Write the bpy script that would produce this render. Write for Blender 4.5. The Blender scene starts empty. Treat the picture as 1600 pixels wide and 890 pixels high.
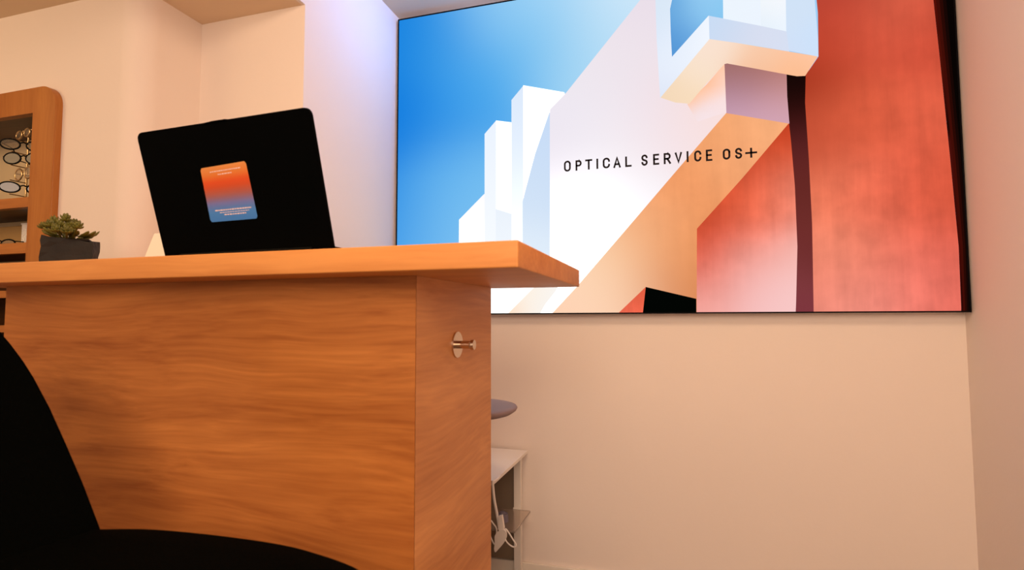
import bpy, bmesh, math, random
from mathutils import Vector, Matrix

random.seed(7)
S = bpy.context.scene
C = bpy.context.scene.collection

# ------------------------------------------------------------------ camera
F_PX, YAW, PITCH, ROLL = 852.5, .28891, .05977, -.00273     # focal length in pixels of a 1600 wide frame
CAM = Vector((0, 0, 1.0))
cy, sy, cp, sp = math.cos(YAW), math.sin(YAW), math.cos(PITCH), math.sin(PITCH)
FW = Vector((-sy*cp, cy*cp, sp)); r0 = Vector((cy, sy, 0)); u0 = r0.cross(FW)
RT = r0*math.cos(ROLL) + u0*math.sin(ROLL); UP = -r0*math.sin(ROLL) + u0*math.cos(ROLL)
cd = bpy.data.cameras.new('camera'); cam = bpy.data.objects.new('camera', cd); C.objects.link(cam)
m3 = Matrix((RT, UP, -FW)).transposed(); cam.matrix_world = Matrix.Translation(CAM) @ m3.to_4x4()
cd.sensor_width = 36; cd.lens = 36*F_PX/1600; cd.clip_start = .02
cd.dof.use_dof = True; cd.dof.focus_distance = 1.75; cd.dof.aperture_fstop = 5.0
S.camera = cam

def at(x, y, Y):
    """the point on the plane at depth Y that the photograph shows at (x, y)"""
    d = FW*F_PX + RT*(x-800) - UP*(y-445)
    return CAM + d*(Y/d.y)

# ------------------------------------------------------------------ light and exposure
S.view_settings.view_transform = 'Standard'; S.view_settings.look = 'None'
S.view_settings.gamma = 1; S.view_settings.use_curve_mapping = False
S.view_settings.exposure = 0.0
W = bpy.data.worlds.new('world'); S.world = W; W.use_nodes = True
W.node_tree.nodes['Background'].inputs[0].default_value = (1.0, .72, .50, 1)
W.node_tree.nodes['Background'].inputs[1].default_value = .84

def area(name, loc, aim, size, power, col, sy_=None):
    l = bpy.data.lights.new(name, 'AREA'); l.energy = power; l.color = col; l.size = size
    if sy_: l.shape = 'RECTANGLE'; l.size_y = sy_
    o = bpy.data.objects.new(name, l); C.objects.link(o); o.location = loc
    o.rotation_euler = (Vector(aim)-Vector(loc)).to_track_quat('-Z', 'Y').to_euler()
    return o
WARM = (1.0, .72, .48)
area('warm_front_panel', (.25, -1.5, 1.9), (-.2, 1.6, .8), 1.2, 48, (1.0, .76, .58))
area('warm_left_fill', (-2.35, .25, 1.93), (-2.0, 1.2, 1.4), .6, 6.5, (1, .68, .36))  # added fill out of view, placed to light the cabinet wall
area('warm_wall_fill', (-.1, .55, 2.26), (.1, 2.0, .5), .5, 20, (1, .70, .46))  # added light that brightens the lower back wall, no fitting there
area('cool_niche_fill', (-.60, 1.74, 2.255), (-1.1, 1.80, 2.20), .2, 5.5, (.24, .44, 1.0))  # added blue light standing in for the light box's spill on the niche

# ------------------------------------------------------------------ materials
def srgb(c):
    return tuple(((v/255)/12.92 if v/255 <= .04045 else ((v/255+.055)/1.055)**2.4) for v in c[:3])

def mat(name, col, rough=.6, metal=0, spec=.5, bump=0, bscale=40, var=0, vscale=6, trans=0, ior=1.45):
    m = bpy.data.materials.new(name); m.use_nodes = True; nt = m.node_tree; b = nt.nodes['Principled BSDF']
    c = (*srgb(col), 1)
    b.inputs['Base Color'].default_value = c; b.inputs['Roughness'].default_value = rough
    b.inputs['Metallic'].default_value = metal; b.inputs['Specular IOR Level'].default_value = spec
    if trans: b.inputs['Transmission Weight'].default_value = trans; b.inputs['IOR'].default_value = ior
    tc = nt.nodes.new('ShaderNodeTexCoord')
    if var:
        n = nt.nodes.new('ShaderNodeTexNoise'); n.inputs['Scale'].default_value = vscale; n.inputs['Detail'].default_value = 4
        nt.links.new(tc.outputs['Object'], n.inputs['Vector'])
        mx = nt.nodes.new('ShaderNodeMix'); mx.data_type = 'RGBA'
        mx.inputs[6].default_value = tuple(v*(1-var) for v in c[:3])+(1,); mx.inputs[7].default_value = tuple(min(1, v*(1+var)) for v in c[:3])+(1,)
        nt.links.new(n.outputs['Fac'], mx.inputs[0]); nt.links.new(mx.outputs[2], b.inputs['Base Color'])
    if bump:
        n = nt.nodes.new('ShaderNodeTexNoise'); n.inputs['Scale'].default_value = bscale; n.inputs['Detail'].default_value = 3
        nt.links.new(tc.outputs['Object'], n.inputs['Vector'])
        bp = nt.nodes.new('ShaderNodeBump'); bp.inputs['Strength'].default_value = bump; bp.inputs['Distance'].default_value = .002
        nt.links.new(n.outputs['Fac'], bp.inputs['Height']); nt.links.new(bp.outputs[0], b.inputs['Normal'])
    return m

def wood(name, light, dark, along='X', rough=.42, off=(0, 0, 0), contrast=1.0):
    """beech-like veneer: long wavy grain bands plus fine pores, running along one axis"""
    m = bpy.data.materials.new(name); m.use_nodes = True; nt = m.node_tree; N = nt.nodes; L = nt.links
    b = N['Principled BSDF']; tc = N.new('ShaderNodeTexCoord'); mp = N.new('ShaderNodeMapping')
    mp.inputs['Location'].default_value = off
    L.new(tc.outputs['Object'], mp.inputs['Vector'])
    def sc(a, c):
        v = [c, c, c]; v['XYZ'.index(along)] = a; s = N.new('ShaderNodeVectorMath'); s.operation = 'MULTIPLY'
        s.inputs[1].default_value = v; return s
    warp = N.new('ShaderNodeTexNoise'); warp.inputs['Scale'].default_value = 1; warp.inputs['Detail'].default_value = 2
    s0 = sc(1.5, 4); L.new(mp.outputs[0], s0.inputs[0]); L.new(s0.outputs[0], warp.inputs['Vector'])
    wm = N.new('ShaderNodeVectorMath'); wm.operation = 'SCALE'; wm.inputs['Scale'].default_value = .11
    L.new(warp.outputs['Color'], wm.inputs[0])
    ad = N.new('ShaderNodeVectorMath'); ad.operation = 'ADD'; L.new(mp.outputs[0], ad.inputs[0]); L.new(wm.outputs[0], ad.inputs[1])
    s1 = sc(1.2, 16); L.new(ad.outputs[0], s1.inputs[0])
    n1 = N.new('ShaderNodeTexNoise'); n1.inputs['Scale'].default_value = 1; n1.inputs['Detail'].default_value = 5; n1.inputs['Roughness'].default_value = .6
    L.new(s1.outputs[0], n1.inputs['Vector'])
    s2 = sc(3.5, 120); L.new(ad.outputs[0], s2.inputs[0])
    n2 = N.new('ShaderNodeTexNoise'); n2.inputs['Scale'].default_value = 1; n2.inputs['Detail'].default_value = 3
    L.new(s2.outputs[0], n2.inputs['Vector'])
    s3 = sc(.8, 5); L.new(ad.outputs[0], s3.inputs[0])
    n3 = N.new('ShaderNodeTexNoise'); n3.inputs['Scale'].default_value = 1; n3.inputs['Detail'].default_value = 2
    L.new(s3.outputs[0], n3.inputs['Vector'])
    a1 = N.new('ShaderNodeMath'); a1.operation = 'MULTIPLY_ADD'; a1.inputs[1].default_value = .55; L.new(n2.outputs['Fac'], a1.inputs[0]); L.new(n1.outputs['Fac'], a1.inputs[2])
    a2 = N.new('ShaderNodeMath'); a2.operation = 'MULTIPLY_ADD'; a2.inputs[1].default_value = .55; L.new(n3.outputs['Fac'], a2.inputs[0]); L.new(a1.outputs[0], a2.inputs[2])
    r = N.new('ShaderNodeMapRange'); r.inputs['From Min'].default_value = 1.05-.27/contrast; r.inputs['From Max'].default_value = 1.05+.27/contrast
    L.new(a2.outputs[0], r.inputs['Value'])
    mx = N.new('ShaderNodeMix'); mx.data_type = 'RGBA'; mx.inputs[6].default_value = (*srgb(dark), 1); mx.inputs[7].default_value = (*srgb(light), 1)
    L.new(r.outputs[0], mx.inputs[0]); L.new(mx.outputs[2], b.inputs['Base Color'])
    b.inputs['Roughness'].default_value = rough; b.inputs['Specular IOR Level'].default_value = .3
    bp = N.new('ShaderNodeBump'); bp.inputs['Strength'].default_value = .15; bp.inputs['Distance'].default_value = .0008
    L.new(n2.outputs['Fac'], bp.inputs['Height']); L.new(bp.outputs[0], b.inputs['Normal'])
    return m

M = dict(
    wall=mat('painted_wall', (235, 222, 213), .85, bump=.12, bscale=90, var=.015, vscale=2, spec=.2),
    ceiling=mat('painted_ceiling', (226, 204, 176), .9, spec=.1, var=.01),
    floor=mat('floor_vinyl', (120, 100, 84), .5, var=.1, vscale=9),
    base=mat('baseboard_paint', (235, 226, 214), .5),
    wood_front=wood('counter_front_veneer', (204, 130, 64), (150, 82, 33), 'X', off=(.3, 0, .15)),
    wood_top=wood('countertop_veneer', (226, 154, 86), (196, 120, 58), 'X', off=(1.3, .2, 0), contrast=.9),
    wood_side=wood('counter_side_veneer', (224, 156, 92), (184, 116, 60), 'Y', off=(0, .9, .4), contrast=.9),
    wood_cab=wood('cabinet_veneer', (186, 122, 58), (158, 94, 40), 'Z', off=(.1, .1, .1), contrast=.8),
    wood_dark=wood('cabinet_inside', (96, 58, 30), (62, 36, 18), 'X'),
    black=mat('black_plastic', (6, 7, 6), .55, spec=.12),
    lid=mat('laptop_lid', (4, 5, 5), .8, spec=.02, var=.1),
    fabric=mat('black_upholstery', (2, 3, 2), .95, spec=.03, bump=.3, bscale=400),
    gasket=mat('black_gasket', (5, 4, 8), .7, spec=.1),
    alu=mat('pale_aluminium', (226, 224, 230), .45, metal=.2),
    chrome=mat('brushed_steel', (205, 185, 165), .25, metal=1, bump=.05, bscale=200),
    steel_dark=mat('dark_steel', (40, 40, 42), .35, metal=.9),
    white=mat('white_laminate', (236, 230, 222), .4),
    white_pl=mat('white_plastic', (240, 232, 224), .35),
    greypanel=mat('grey_back_panel', (128, 112, 94), .6),
    seat=mat('mauve_grey_seat', (150, 130, 130), .6, spec=.3),
    glass=mat('clear_acrylic', (250, 238, 226), .15, trans=.85, spec=.2),
    bluegrey=mat('blue_grey_rubber', (118, 112, 128), .6),
    pot=mat('dark_slate_pot', (25, 18, 9), .75, bump=1.0, bscale=60, var=.65, vscale=40),
    leaf=mat('succulent_leaf', (100, 96, 26), .55, var=.6, vscale=45),
    soil=mat('potting_soil', (34, 24, 16), .95, bump=1, bscale=200),
    cream=mat('cream_card', (246, 238, 220), .7),
    lensg=mat('spectacle_lens', (225, 215, 195), .05, trans=.9),
    lensd=mat('tinted_lens', (70, 50, 34), .08, trans=.6),
    goldf=mat('gold_wire', (220, 190, 140), .3, metal=.9),
    ink=mat('black_print', (22, 16, 22), .6, spec=.1),
    keys=mat('black_keys', (20, 20, 22), .6),
    screen=mat('dark_screen', (12, 12, 14), .2),
    beige=mat('beige_backing', (214, 190, 152), .6),
)

# ------------------------------------------------------------------ helpers
def obj(name, bm, m, parent=None, smooth=False):
    """link a bmesh (world coordinates) as ONE object; children are stored relative to their parents"""
    me = bpy.data.meshes.new(name)
    bmesh.ops.recalc_face_normals(bm, faces=bm.faces)
    bm.to_mesh(me); bm.free()
    if m is not None: me.materials.append(m)
    if smooth:
        for p in me.polygons: p.use_smooth = True
    o = bpy.data.objects.new(name, me); C.objects.link(o)
    if parent is not None:
        w = Vector((0, 0, 0)); q = parent
        while q: w += q.location; q = q.parent
        me.transform(Matrix.Translation(-w)); o.parent = parent
    return o
def smooth_by_angle(o, deg=35):
    for p in o.data.polygons: p.use_smooth = True
    o.data.set_sharp_from_angle(angle=math.radians(deg))
    return o
def tag(o, label, cat, group=None, kind=None):
    o['label'] = label; o['category'] = cat
    if group: o['group'] = group
    if kind: o['kind'] = kind
    return o
def thing(name, label, cat, loc, group=None):
    o = bpy.data.objects.new(name, None); o.empty_display_size = .05; C.objects.link(o); o.location = loc
    return tag(o, label, cat, group)
def struct(name, bm, m):
    o = obj(name, bm, m); o['kind'] = 'structure'; return o
def box(bm, x0, x1, y0, y1, z0, z1, bev=0):
    vs = [bm.verts.new((x, y, z)) for x in (x0, x1) for y in (y0, y1) for z in (z0, z1)]
    fs = [bm.faces.new([vs[i] for i in q]) for q in ((0, 1, 3, 2), (4, 6, 7, 5), (0, 4, 5, 1), (2, 3, 7, 6), (0, 2, 6, 4), (1, 5, 7, 3))]
    if bev:
        es = list({e for f in fs for e in f.edges})
        bmesh.ops.bevel(bm, geom=es, offset=bev, segments=3, affect='EDGES', profile=.6)
def bx(*a, bev=0):
    bm = bmesh.new(); box(bm, *a, bev=bev); return bm
def prism(bm, pts, d, M4=None):
    """outline pts (2-D) extruded by d; M4 maps (u, v, w) into the world"""
    M4 = M4 or Matrix.Identity(4)
    a = [bm.verts.new(M4 @ Vector((p[0], p[1], 0))) for p in pts]; b = [bm.verts.new(M4 @ Vector((p[0], p[1], d))) for p in pts]
    bm.faces.new(a); bm.faces.new(b[::-1]); n = len(pts)
    for i in range(n): bm.faces.new((a[i], b[i], b[(i+1) % n], a[(i+1) % n]))
def frame4(o, x, y, z):
    m = Matrix.Identity(4)
    for i, v in enumerate((x, y, z)):
        for j in range(3): m[j][i] = v[j]
    for j in range(3): m[j][3] = o[j]
    return m
def round_rect(x0, x1, y0, y1, r, n=6):
    out = []
    for cx_, cy_, a0 in ((x1-r, y1-r, 0), (x0+r, y1-r, 90), (x0+r, y0+r, 180), (x1-r, y0+r, 270)):
        for k in range(n+1):
            a = math.radians(a0+90*k/n); out.append((cx_+r*math.cos(a), cy_+r*math.sin(a)))
    return out
def cyl(bm, p, q, r, r2=None, n=24):
    p = Vector(p); q = Vector(q); r2 = r if r2 is None else r2
    d = (q-p).normalized(); a = d.orthogonal().normalized(); b = d.cross(a)
    A = [bm.verts.new(p+(a*math.cos(t)+b*math.sin(t))*r) for t in [2*math.pi*i/n for i in range(n)]]
    B = [bm.verts.new(q+(a*math.cos(t)+b*math.sin(t))*r2) for t in [2*math.pi*i/n for i in range(n)]]
    bm.faces.new(A[::-1]); bm.faces.new(B)
    for i in range(n): bm.faces.new((A[i], A[(i+1) % n], B[(i+1) % n], B[i]))
def lathe(bm, c, prof, n=40):
    rings = [[bm.verts.new((c[0]+r*math.cos(2*math.pi*i/n), c[1]+r*math.sin(2*math.pi*i/n), c[2]+z)) for i in range(n)] for r, z in prof]
    for a, b in zip(rings, rings[1:]):
        for i in range(n): bm.faces.new((a[i], a[(i+1) % n], b[(i+1) % n], b[i]))
    bm.faces.new(rings[0][::-1]); bm.faces.new(rings[-1])
def tube(bm, pts, r, n=10, closed=False, flat=1.0, nrm=None):
    """swept round (or flattened) tube through points; r is a number or one per point"""
    pts = [Vector(p) for p in pts]; N_ = len(pts); rs = r if isinstance(r, (list, tuple)) else [r]*N_
    rings = []; prev = Vector(nrm) if nrm else None
    for i, p in enumerate(pts):
        if closed: t = (pts[(i+1) % N_]-pts[i-1]).normalized()
        else: t = (pts[min(i+1, N_-1)]-pts[max(i-1, 0)]).normalized()
        a = prev - t*prev.dot(t) if prev is not None else t.orthogonal()
        if a.length < 1e-6: a = t.orthogonal()
        a.normalize(); prev = a; b = t.cross(a)
        rings.append([bm.verts.new(p+(a*math.cos(w)*flat+b*math.sin(w))*rs[i]) for w in [2*math.pi*k/n for k in range(n)]])
    m = N_ if closed else N_-1
    for i in range(m):
        A, B = rings[i], rings[(i+1) % N_]
        for k in range(n): bm.faces.new((A[k], A[(k+1) % n], B[(k+1) % n], B[k]))
    if not closed: bm.faces.new(rings[0][::-1]); bm.faces.new(rings[-1])
def spline(pts, n=8):
    """Catmull-Rom through points"""
    P = [Vector(p) for p in pts]; P = [2*P[0]-P[1]]+P+[2*P[-1]-P[-2]]; out = []
    for i in range(1, len(P)-2):
        for k in range(n):
            t = k/n; a, b, c, d = P[i-1:i+3]
            out.append(.5*((2*b)+(c-a)*t+(2*a-5*b+4*c-d)*t*t+(-a+3*b-3*c+d)*t**3))
    out.append(P[-2]); return out

# ------------------------------------------------------------------ the room
YB = 2.05            # back wall of the screen niche
XR = .875            # right wall
XN = -1.103          # left wall of the niche
YI = 1.418           # back wall of the shallow recess left of the niche
XA = -1.513          # left side of that recess
YA = 1.195           # wall that carries the display cabinet
ZS = 1.992           # low ceiling on the left
ZC = 2.275           # ceiling of the niche
struct('floor', bx(-3.6, 1.1, -2.2, 2.3, -.06, 0), M['floor'])
struct('ceiling', bx(XN, 1.1, -2.2, 2.3, ZC, ZC+.08), M['ceiling'])
struct('ceiling_left', bx(-3.6, XN-.012, -2.2, YI+.12, ZS, ZC+.08), M['ceiling'])
struct('wall_back', bx(XN-.12, XR+.12, YB, YB+.12, 0, ZC), M['wall'])
struct('wall_right', bx(XR, XR+.12, -2.2, YB, 0, ZC), M['wall'])
bm = bmesh.new()           # wall of the niche, running on as the upright face of the low ceiling
prism(bm, [(-2.2, ZS), (YI, ZS), (YI, 0), (YB, 0), (YB, ZC), (-2.2, ZC)], .012, frame4(Vector((XN, 0, 0)), Vector((0, 1, 0)), Vector((0, 0, 1)), Vector((-1, 0, 0))))
struct('wall_niche_left', bm, M['wall'])
struct('wall_recess', bx(XA, XN-.012, YI, YI+.12, 0, ZS), M['wall'])
struct('wall_far_left', bx(-3.6, -3.5, -2.2, YA, 0, ZS), M['wall'])

# cabinet opening in the left wall
CX0, CX1 = -2.46, at(81, 230, YA-.022).x-.012      # cabinet carcass left and right
CZ0, CZ1 = .62, at(50, 137.5, YA-.022).z-.03
bm = bmesh.new()
box(bm, -3.6, CX0, YA, YI+.12, 0, ZS); 
rc_ = .07
prism(bm, [(CX1, YI+.12), (CX1, YA), (XA-rc_, YA)]+[(XA-rc_+rc_*math.sin(t), YA+rc_-rc_*math.cos(t)) for t in [math.pi/2*k/16 for k in range(1, 17)]]+[(XA, YI+.12)], ZS)
box(bm, CX0, CX1, YA, YI+.12, 0, CZ0); box(bm, CX0, CX1, YA, YI+.12, CZ1, ZS); box(bm, CX0, CX1, YA+.19, YI+.12, CZ0, CZ1)
smooth_by_angle(struct('wall_left', bm, M['wall']), 20)
bm = bx(XN, XR, YB-.012, YB, 0, .08, bev=.003)
struct('baseboard_back', bm, M['base'])
struct('baseboard_right', bx(XR-.012, XR, -2.2, YB-.012, 0, .08, bev=.003), M['base'])

# ------------------------------------------------------------------ reception counter
CT, CB_ = 1.1125, 1.0725       # countertop top / underside
rc = thing('reception_counter', 'orange beech veneered reception counter with an overhanging thick top', 'counter', (-.9, 1.05, 0))
ct = obj('countertop', bx(-1.505, -.215, .755, 1.285, CB_, CT, bev=.0025), M['wood_top'], rc); smooth_by_angle(ct)
def board(name, pts, m):
    bm = bmesh.new(); prism(bm, pts, CB_-.0002); return obj(name, bm, m, rc)
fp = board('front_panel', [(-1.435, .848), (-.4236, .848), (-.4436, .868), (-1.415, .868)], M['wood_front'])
sd = board('side_panel', [(-.423, .8486), (-.423, 1.245), (-.443, 1.245), (-.443, .8686)], M['wood_side'])
board('side_panel', [(-1.435, .8486), (-1.435, 1.245), (-1.415, 1.245), (-1.415, .8686)], M['wood_side'])
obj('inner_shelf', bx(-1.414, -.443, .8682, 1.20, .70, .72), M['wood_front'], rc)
# coat hook on the side panel
hy, hz = 1.029, .946
bm = bmesh.new(); cyl(bm, (-.423, hy, hz), (-.4195, hy, hz), .0262, n=48)
hk = obj('bag_hook', bm, M['chrome'], sd); smooth_by_angle(hk); hk['label'] = 'round brushed steel hook plate with a short peg'
bm = bmesh.new()
cyl(bm, (-.4195, hy, hz), (-.394, hy, hz), .0078); cyl(bm, (-.394, hy, hz), (-.390, hy, hz), .0078, .0104); cyl(bm, (-.390, hy, hz), (-.3845, hy, hz), .0104, .0098)
smooth_by_angle(obj('peg', bm, M['chrome'], hk))

# ------------------------------------------------------------------ laptop
lx, ly, yaw, tilt = -.741, .80, -.0398, 1.279
a = Vector((math.cos(yaw), math.sin(yaw), 0)); back = Vector((-math.sin(yaw), math.cos(yaw), 0))
up = -back*math.cos(tilt)+Vector((0, 0, 1))*math.sin(tilt); nrm = up.cross(a)     # nrm points to the user
lap = thing('laptop', 'open black laptop with a colourful sticker, back of its lid to the viewer', 'laptop', (lx, ly, CT))
HW, LL = .191, .2315
bm = bmesh.new()
prism(bm, round_rect(-HW+.004, HW-.010, .004, .25, .012), .009, frame4(Vector((lx, ly, CT+.002)), a, back, Vector((0, 0, 1))))
base = obj('laptop_base', bm, M['black'], lap)
bm = bmesh.new()
for i in range(12):
    for j in range(5):
        o = Vector((lx, ly, CT+.0111)) + a*(-.155+i*.0265) + back*(.05+j*.018)
        prism(bm, [(-.0115, 0), (.0115, 0), (.0115, .015), (-.0115, .015)], .0012, frame4(o, a, back, Vector((0, 0, 1))))
obj('keyboard', bm, M['keys'], base)
bm = bmesh.new(); prism(bm, round_rect(-.05, .05, .155, .225, .004), .0008, frame4(Vector((lx, ly, CT+.0111)), a, back, Vector((0, 0, 1))))
obj('touchpad', bm, M['screen'], base)
ho = Vector((lx, ly, CT+.003))
bm = bmesh.new(); L4 = frame4(ho, a, up, nrm)
out = [(HW*c_, v_) for c_, v_ in ((-1, 0), (1, 0))]+[q for q in round_rect(-HW, HW, 0, LL, .013) if q[1] > LL/2]
prism(bm, out, .006, L4)
prism(bm, [(-.030, LL-.004), (.020, LL-.004), (.017, LL+.0012), (-.010, LL+.0012), (-.028, LL+.0001)], .006, L4)     # camera bump in the top edge
lid = obj('laptop_lid', bm, M['lid'], lap)
bm = bmesh.new(); prism(bm, round_rect(-HW+.008, HW-.008, .012, LL-.008, .006), .0006, frame4(ho+nrm*.0062, a, up, nrm))
obj('screen', bm, M['screen'], lid)
bm = bmesh.new()
cyl(bm, ho-a*.15+Vector((0, 0, .003)), ho+a*.15+Vector((0, 0, .003)), .0045)
obj('hinge', bm, M['black'], lap)
# sticker: orange to red to blue print
def sticker_mat():
    m = bpy.data.materials.new('sticker_print'); m.use_nodes = True; nt = m.node_tree; b = nt.nodes['Principled BSDF']
    at_ = nt.nodes.new('ShaderNodeAttribute'); at_.attribute_name = 'print'; nt.links.new(at_.outputs['Color'], b.inputs['Base Color'])
    b.inputs['Roughness'].default_value = .5; return m
sx = [(-.0610, .0612), (.0465, .0617), (.0440, .1604), (-.0590, .1567)]
def squad(u, v):
    p0 = Vector(sx[0]).lerp(Vector(sx[1]), u); p1 = Vector(sx[3]).lerp(Vector(sx[2]), u); return p0.lerp(p1, v)
stops = [(0, (62, 132, 216)), (.18, (72, 142, 222)), (.33, (120, 126, 196)), (.48, (176, 100, 96)), (.63, (218, 82, 36)), (.72, (232, 84, 26)), (.85, (236, 134, 56)), (1, (236, 156, 84))]
def ramp(stops, t):
    for (t0, c0), (t1, c1) in zip(stops, stops[1:]):
        if t <= t1: w = (t-t0)/(t1-t0); return tuple(p+(q-p)*w for p, q in zip(c0, c1))
    return stops[-1][1]
bm = bmesh.new(); cl = bm.verts.layers.float_color.new('print')
S4 = frame4(ho-nrm*.0004, a, up, nrm); nv = 24; rows = []
for j in range(nv+1):
    v = j/nv; ins = .0
    e = .035
    if v < e: ins = .03*(1-math.sqrt(max(0, 1-((e-v)/e)**2)))
    if v > 1-e: ins = .03*(1-math.sqrt(max(0, 1-((v-1+e)/e)**2)))
    row = []
    for u in (ins, 1-ins):
        p = squad(u, v); q = bm.verts.new(S4 @ Vector((p.x, p.y, 0))); q[cl] = (*srgb(ramp(stops, v)), 1); row.append(q)
    rows.append(row)
for r_, s_ in zip(rows, rows[1:]): bm.faces.new((r_[0], r_[1], s_[1], s_[0]))
stk = obj('sticker', bm, sticker_mat(), lid); stk['label'] = 'sticker fading from orange through red to blue'
# small lines of print above and below the blank middle
bm = bmesh.new()
pale = mat('pale_print', (255, 226, 224), .6)
T4 = frame4(ho-nrm*.0007, a, up, nrm)
for (u0, u1, v, h) in ((.20, .86, .905, .018), (.36, .66, .845, .018), (.15, .92, .205, .022), (.24, .86, .160, .012), (.33, .80, .118, .020)):
    u = u0
    while u < u1:                                                   # word by word
        w = min(random.uniform(.025, .06), u1-u)
        q = [squad(u, v-h/2), squad(u+w, v-h/2), squad(u+w, v+h/2), squad(u, v+h/2)]
        bm.faces.new([bm.verts.new(T4 @ Vector((p.x, p.y, 0))) for p in q]); u += w+.012
    if v in (.845, .118): obj('sticker_text', bm, pale, stk); bm = bmesh.new()

# ------------------------------------------------------------------ small cream card behind the laptop
cardy = .97
bm = bmesh.new()
c0 = at(247, 392, cardy).x
for s in (1,):
    prism(bm, [(c0-.0, 0), (c0+.085, 0), (c0+.085, .082), (c0+.012, .082)], .0012, frame4(Vector((0, cardy, CT+.001)), Vector((1, 0, 0)), Vector((0, -.25, .97)).normalized(), Vector((0, 1, 0))))
    prism(bm, [(c0-.0, 0), (c0+.085, 0), (c0+.085, .082), (c0+.012, .082)], .0012, frame4(Vector((0, cardy-.042, CT+.001)), Vector((1, 0, 0)), Vector((0, .25, .97)).normalized(), Vector((0, 1, 0))))
tag(obj('folded_card', bm, M['cream']), 'small pale cream folded card standing just left of the laptop lid on the counter', 'card')

# ------------------------------------------------------------------ succulent in a slate cube
py = .90
pxL, pxR, pxm = at(62, 400, py).x, at(127, 400, py).x, at(94, 400, py).x
pc = Vector(((pxL+pxR)/2, py+.02, CT))
pl = thing('potted_succulent', 'small green succulent in a rough dark slate cube pot on the counter', 'potted plant', pc)
bm = bmesh.new()
zt = at(90, 371, py).z - CT
hw = (pxR-pxL)/2
q4 = [(-hw*.98, .006), (-.002, -.062), (hw*1.02, .004), (.004, .066)]
hts = [zt+.002, zt, zt-.012, zt]
A = [bm.verts.new(pc+Vector((x, y, .0005))) for x, y in q4]; B = [bm.verts.new(pc+Vector((x*.99, y*.97, h))) for (x, y), h in zip(q4, hts)]
bm.faces.new(A[::-1]); bm.faces.new(B)
for i in range(4): bm.faces.new((A[i], A[(i+1) % 4], B[(i+1) % 4], B[i]))
bmesh.ops.subdivide_edges(bm, edges=bm.edges[:], cuts=5, use_grid_fill=True)
for v in bm.verts:
    if v.co.z > CT+.004: v.co += Vector((random.uniform(-1, 1), random.uniform(-1, 1), random.uniform(-1, 1)))*.0017
obj('pot', bm, M['pot'], pl)
bm = bmesh.new(); prism(bm, [(x*.8, y*.8) for x, y in q4], .004, frame4(pc+Vector((0, 0, zt-.007)), Vector((1, 0, 0)), Vector((0, 1, 0)), Vector((0, 0, 1))))
obj('soil', bm, M['soil'], pl)
def leaf(bm, o, d, L, w):
    d = d.normalized(); s = d.cross(Vector((0, 0, 1)));
    s = s.normalized() if s.length > .01 else Vector((1, 0, 0)); n = s.cross(d)
    pr = [(0, .35), (.35, .8), (.7, 1), (.88, .7), (1, .08)]; rings = []
    for t, k in pr:
        c = o+d*L*t+n*(-.12*L*math.sin(t*math.pi))
        rings.append([bm.verts.new(c+(s*math.cos(x)*w*k+n*math.sin(x)*w*k*.5)) for x in [math.pi*2*i/7 for i in range(7)]])
    for p, q in zip(rings, rings[1:]):
        for i in range(7): bm.faces.new((p[i], p[(i+1) % 7], q[(i+1) % 7], q[i]))
    bm.faces.new(rings[0][::-1]); bm.faces.new(rings[-1])
bm = bmesh.new(); tops = []
def T(px, y_, dy=0): p = at(px, y_, py+dy); return p
for px, y_, dy in ((70, 353, 0), (80, 350, -.02), (86, 345, .01), (95, 350, .01), (103, 342, -.01), (110, 352, .0), (116, 350, .02), (121, 353, -.01), (88, 358, -.03), (104, 360, -.03), (78, 360, .02), (112, 361, .0), (97, 354, .03)):
    tip = T(px, y_, dy); root_ = pc+Vector(((tip.x-pc.x)*.55, (tip.y-pc.y)*.6, zt-.004))
    tube(bm, [root_, root_.lerp(tip, .5)+Vector((0, 0, .002)), tip-Vector((0, 0, .004))], .0022, n=6)
    lean = Vector((tip.x-pc.x, tip.y-pc.y, .035)).normalized()
    for ring, (cnt, el, Lf) in enumerate(((7, .25, .015), (6, .75, .015), (4, 1.2, .015))):
        for k in range(cnt):
            an = 2*math.pi*(k+ring*.5)/cnt+random.random()*.4
            d = Vector((math.cos(an)*math.cos(el), math.sin(an)*math.cos(el), math.sin(el)))+lean*.6
            leaf(bm, tip-Vector((0, 0, .006-.002*ring)), d, Lf*random.uniform(.8, 1.15), .0036)
for k in range(16):   # lower skirt of leaves
    an = 2*math.pi*k/16; d = Vector((math.cos(an), math.sin(an)*.7, .25+.3*random.random()))
    leaf(bm, pc+Vector((math.cos(an)*hw*.35, math.sin(an)*.025, zt+.004)), d, .034*random.uniform(.8, 1.1), .006)
obj('foliage', bm, M['leaf'], pl, smooth=True)

# ------------------------------------------------------------------ display cabinet let into the left wall
FY = YA-.022
cab = thing('display_cabinet', 'wooden display cabinet with rounded corners and eyewear on its open shelves', 'cabinet', ((CX0+CX1)/2, FY+.02, CZ0))
xo = at(81, 230, FY).x + .006; xi = at(49, 220, FY).x; ztop = at(50, 137.5, FY).z; zot = at(20, 181, FY).z
def zrail(y0, x=30): return at(x, y0, FY).z
R0 = .062
o3 = frame4(Vector((0, YA-.0002, 0)), Vector((1, 0, 0)), Vector((0, 0, 1)), Vector((0, -1, 0)))
bm = bmesh.new()
arc = [(xo-R0+R0*math.cos(t), ztop-R0+R0*math.sin(t)) for t in [math.pi/2*k/10 for k in range(11)]]
x_l = -2.50
pts = [(xi, CZ0-.04), (xo, CZ0-.04)]+arc+[(x_l, ztop), (x_l, zot), (xi, zot)]
prism(bm, pts, .0218, o3)
es = [e for e in bm.edges if all(abs(v.co.y-(YA-.022)) < 1e-5 for v in e.verts) and max(v.co.x for v in e.verts) > xi+.002]
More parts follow.
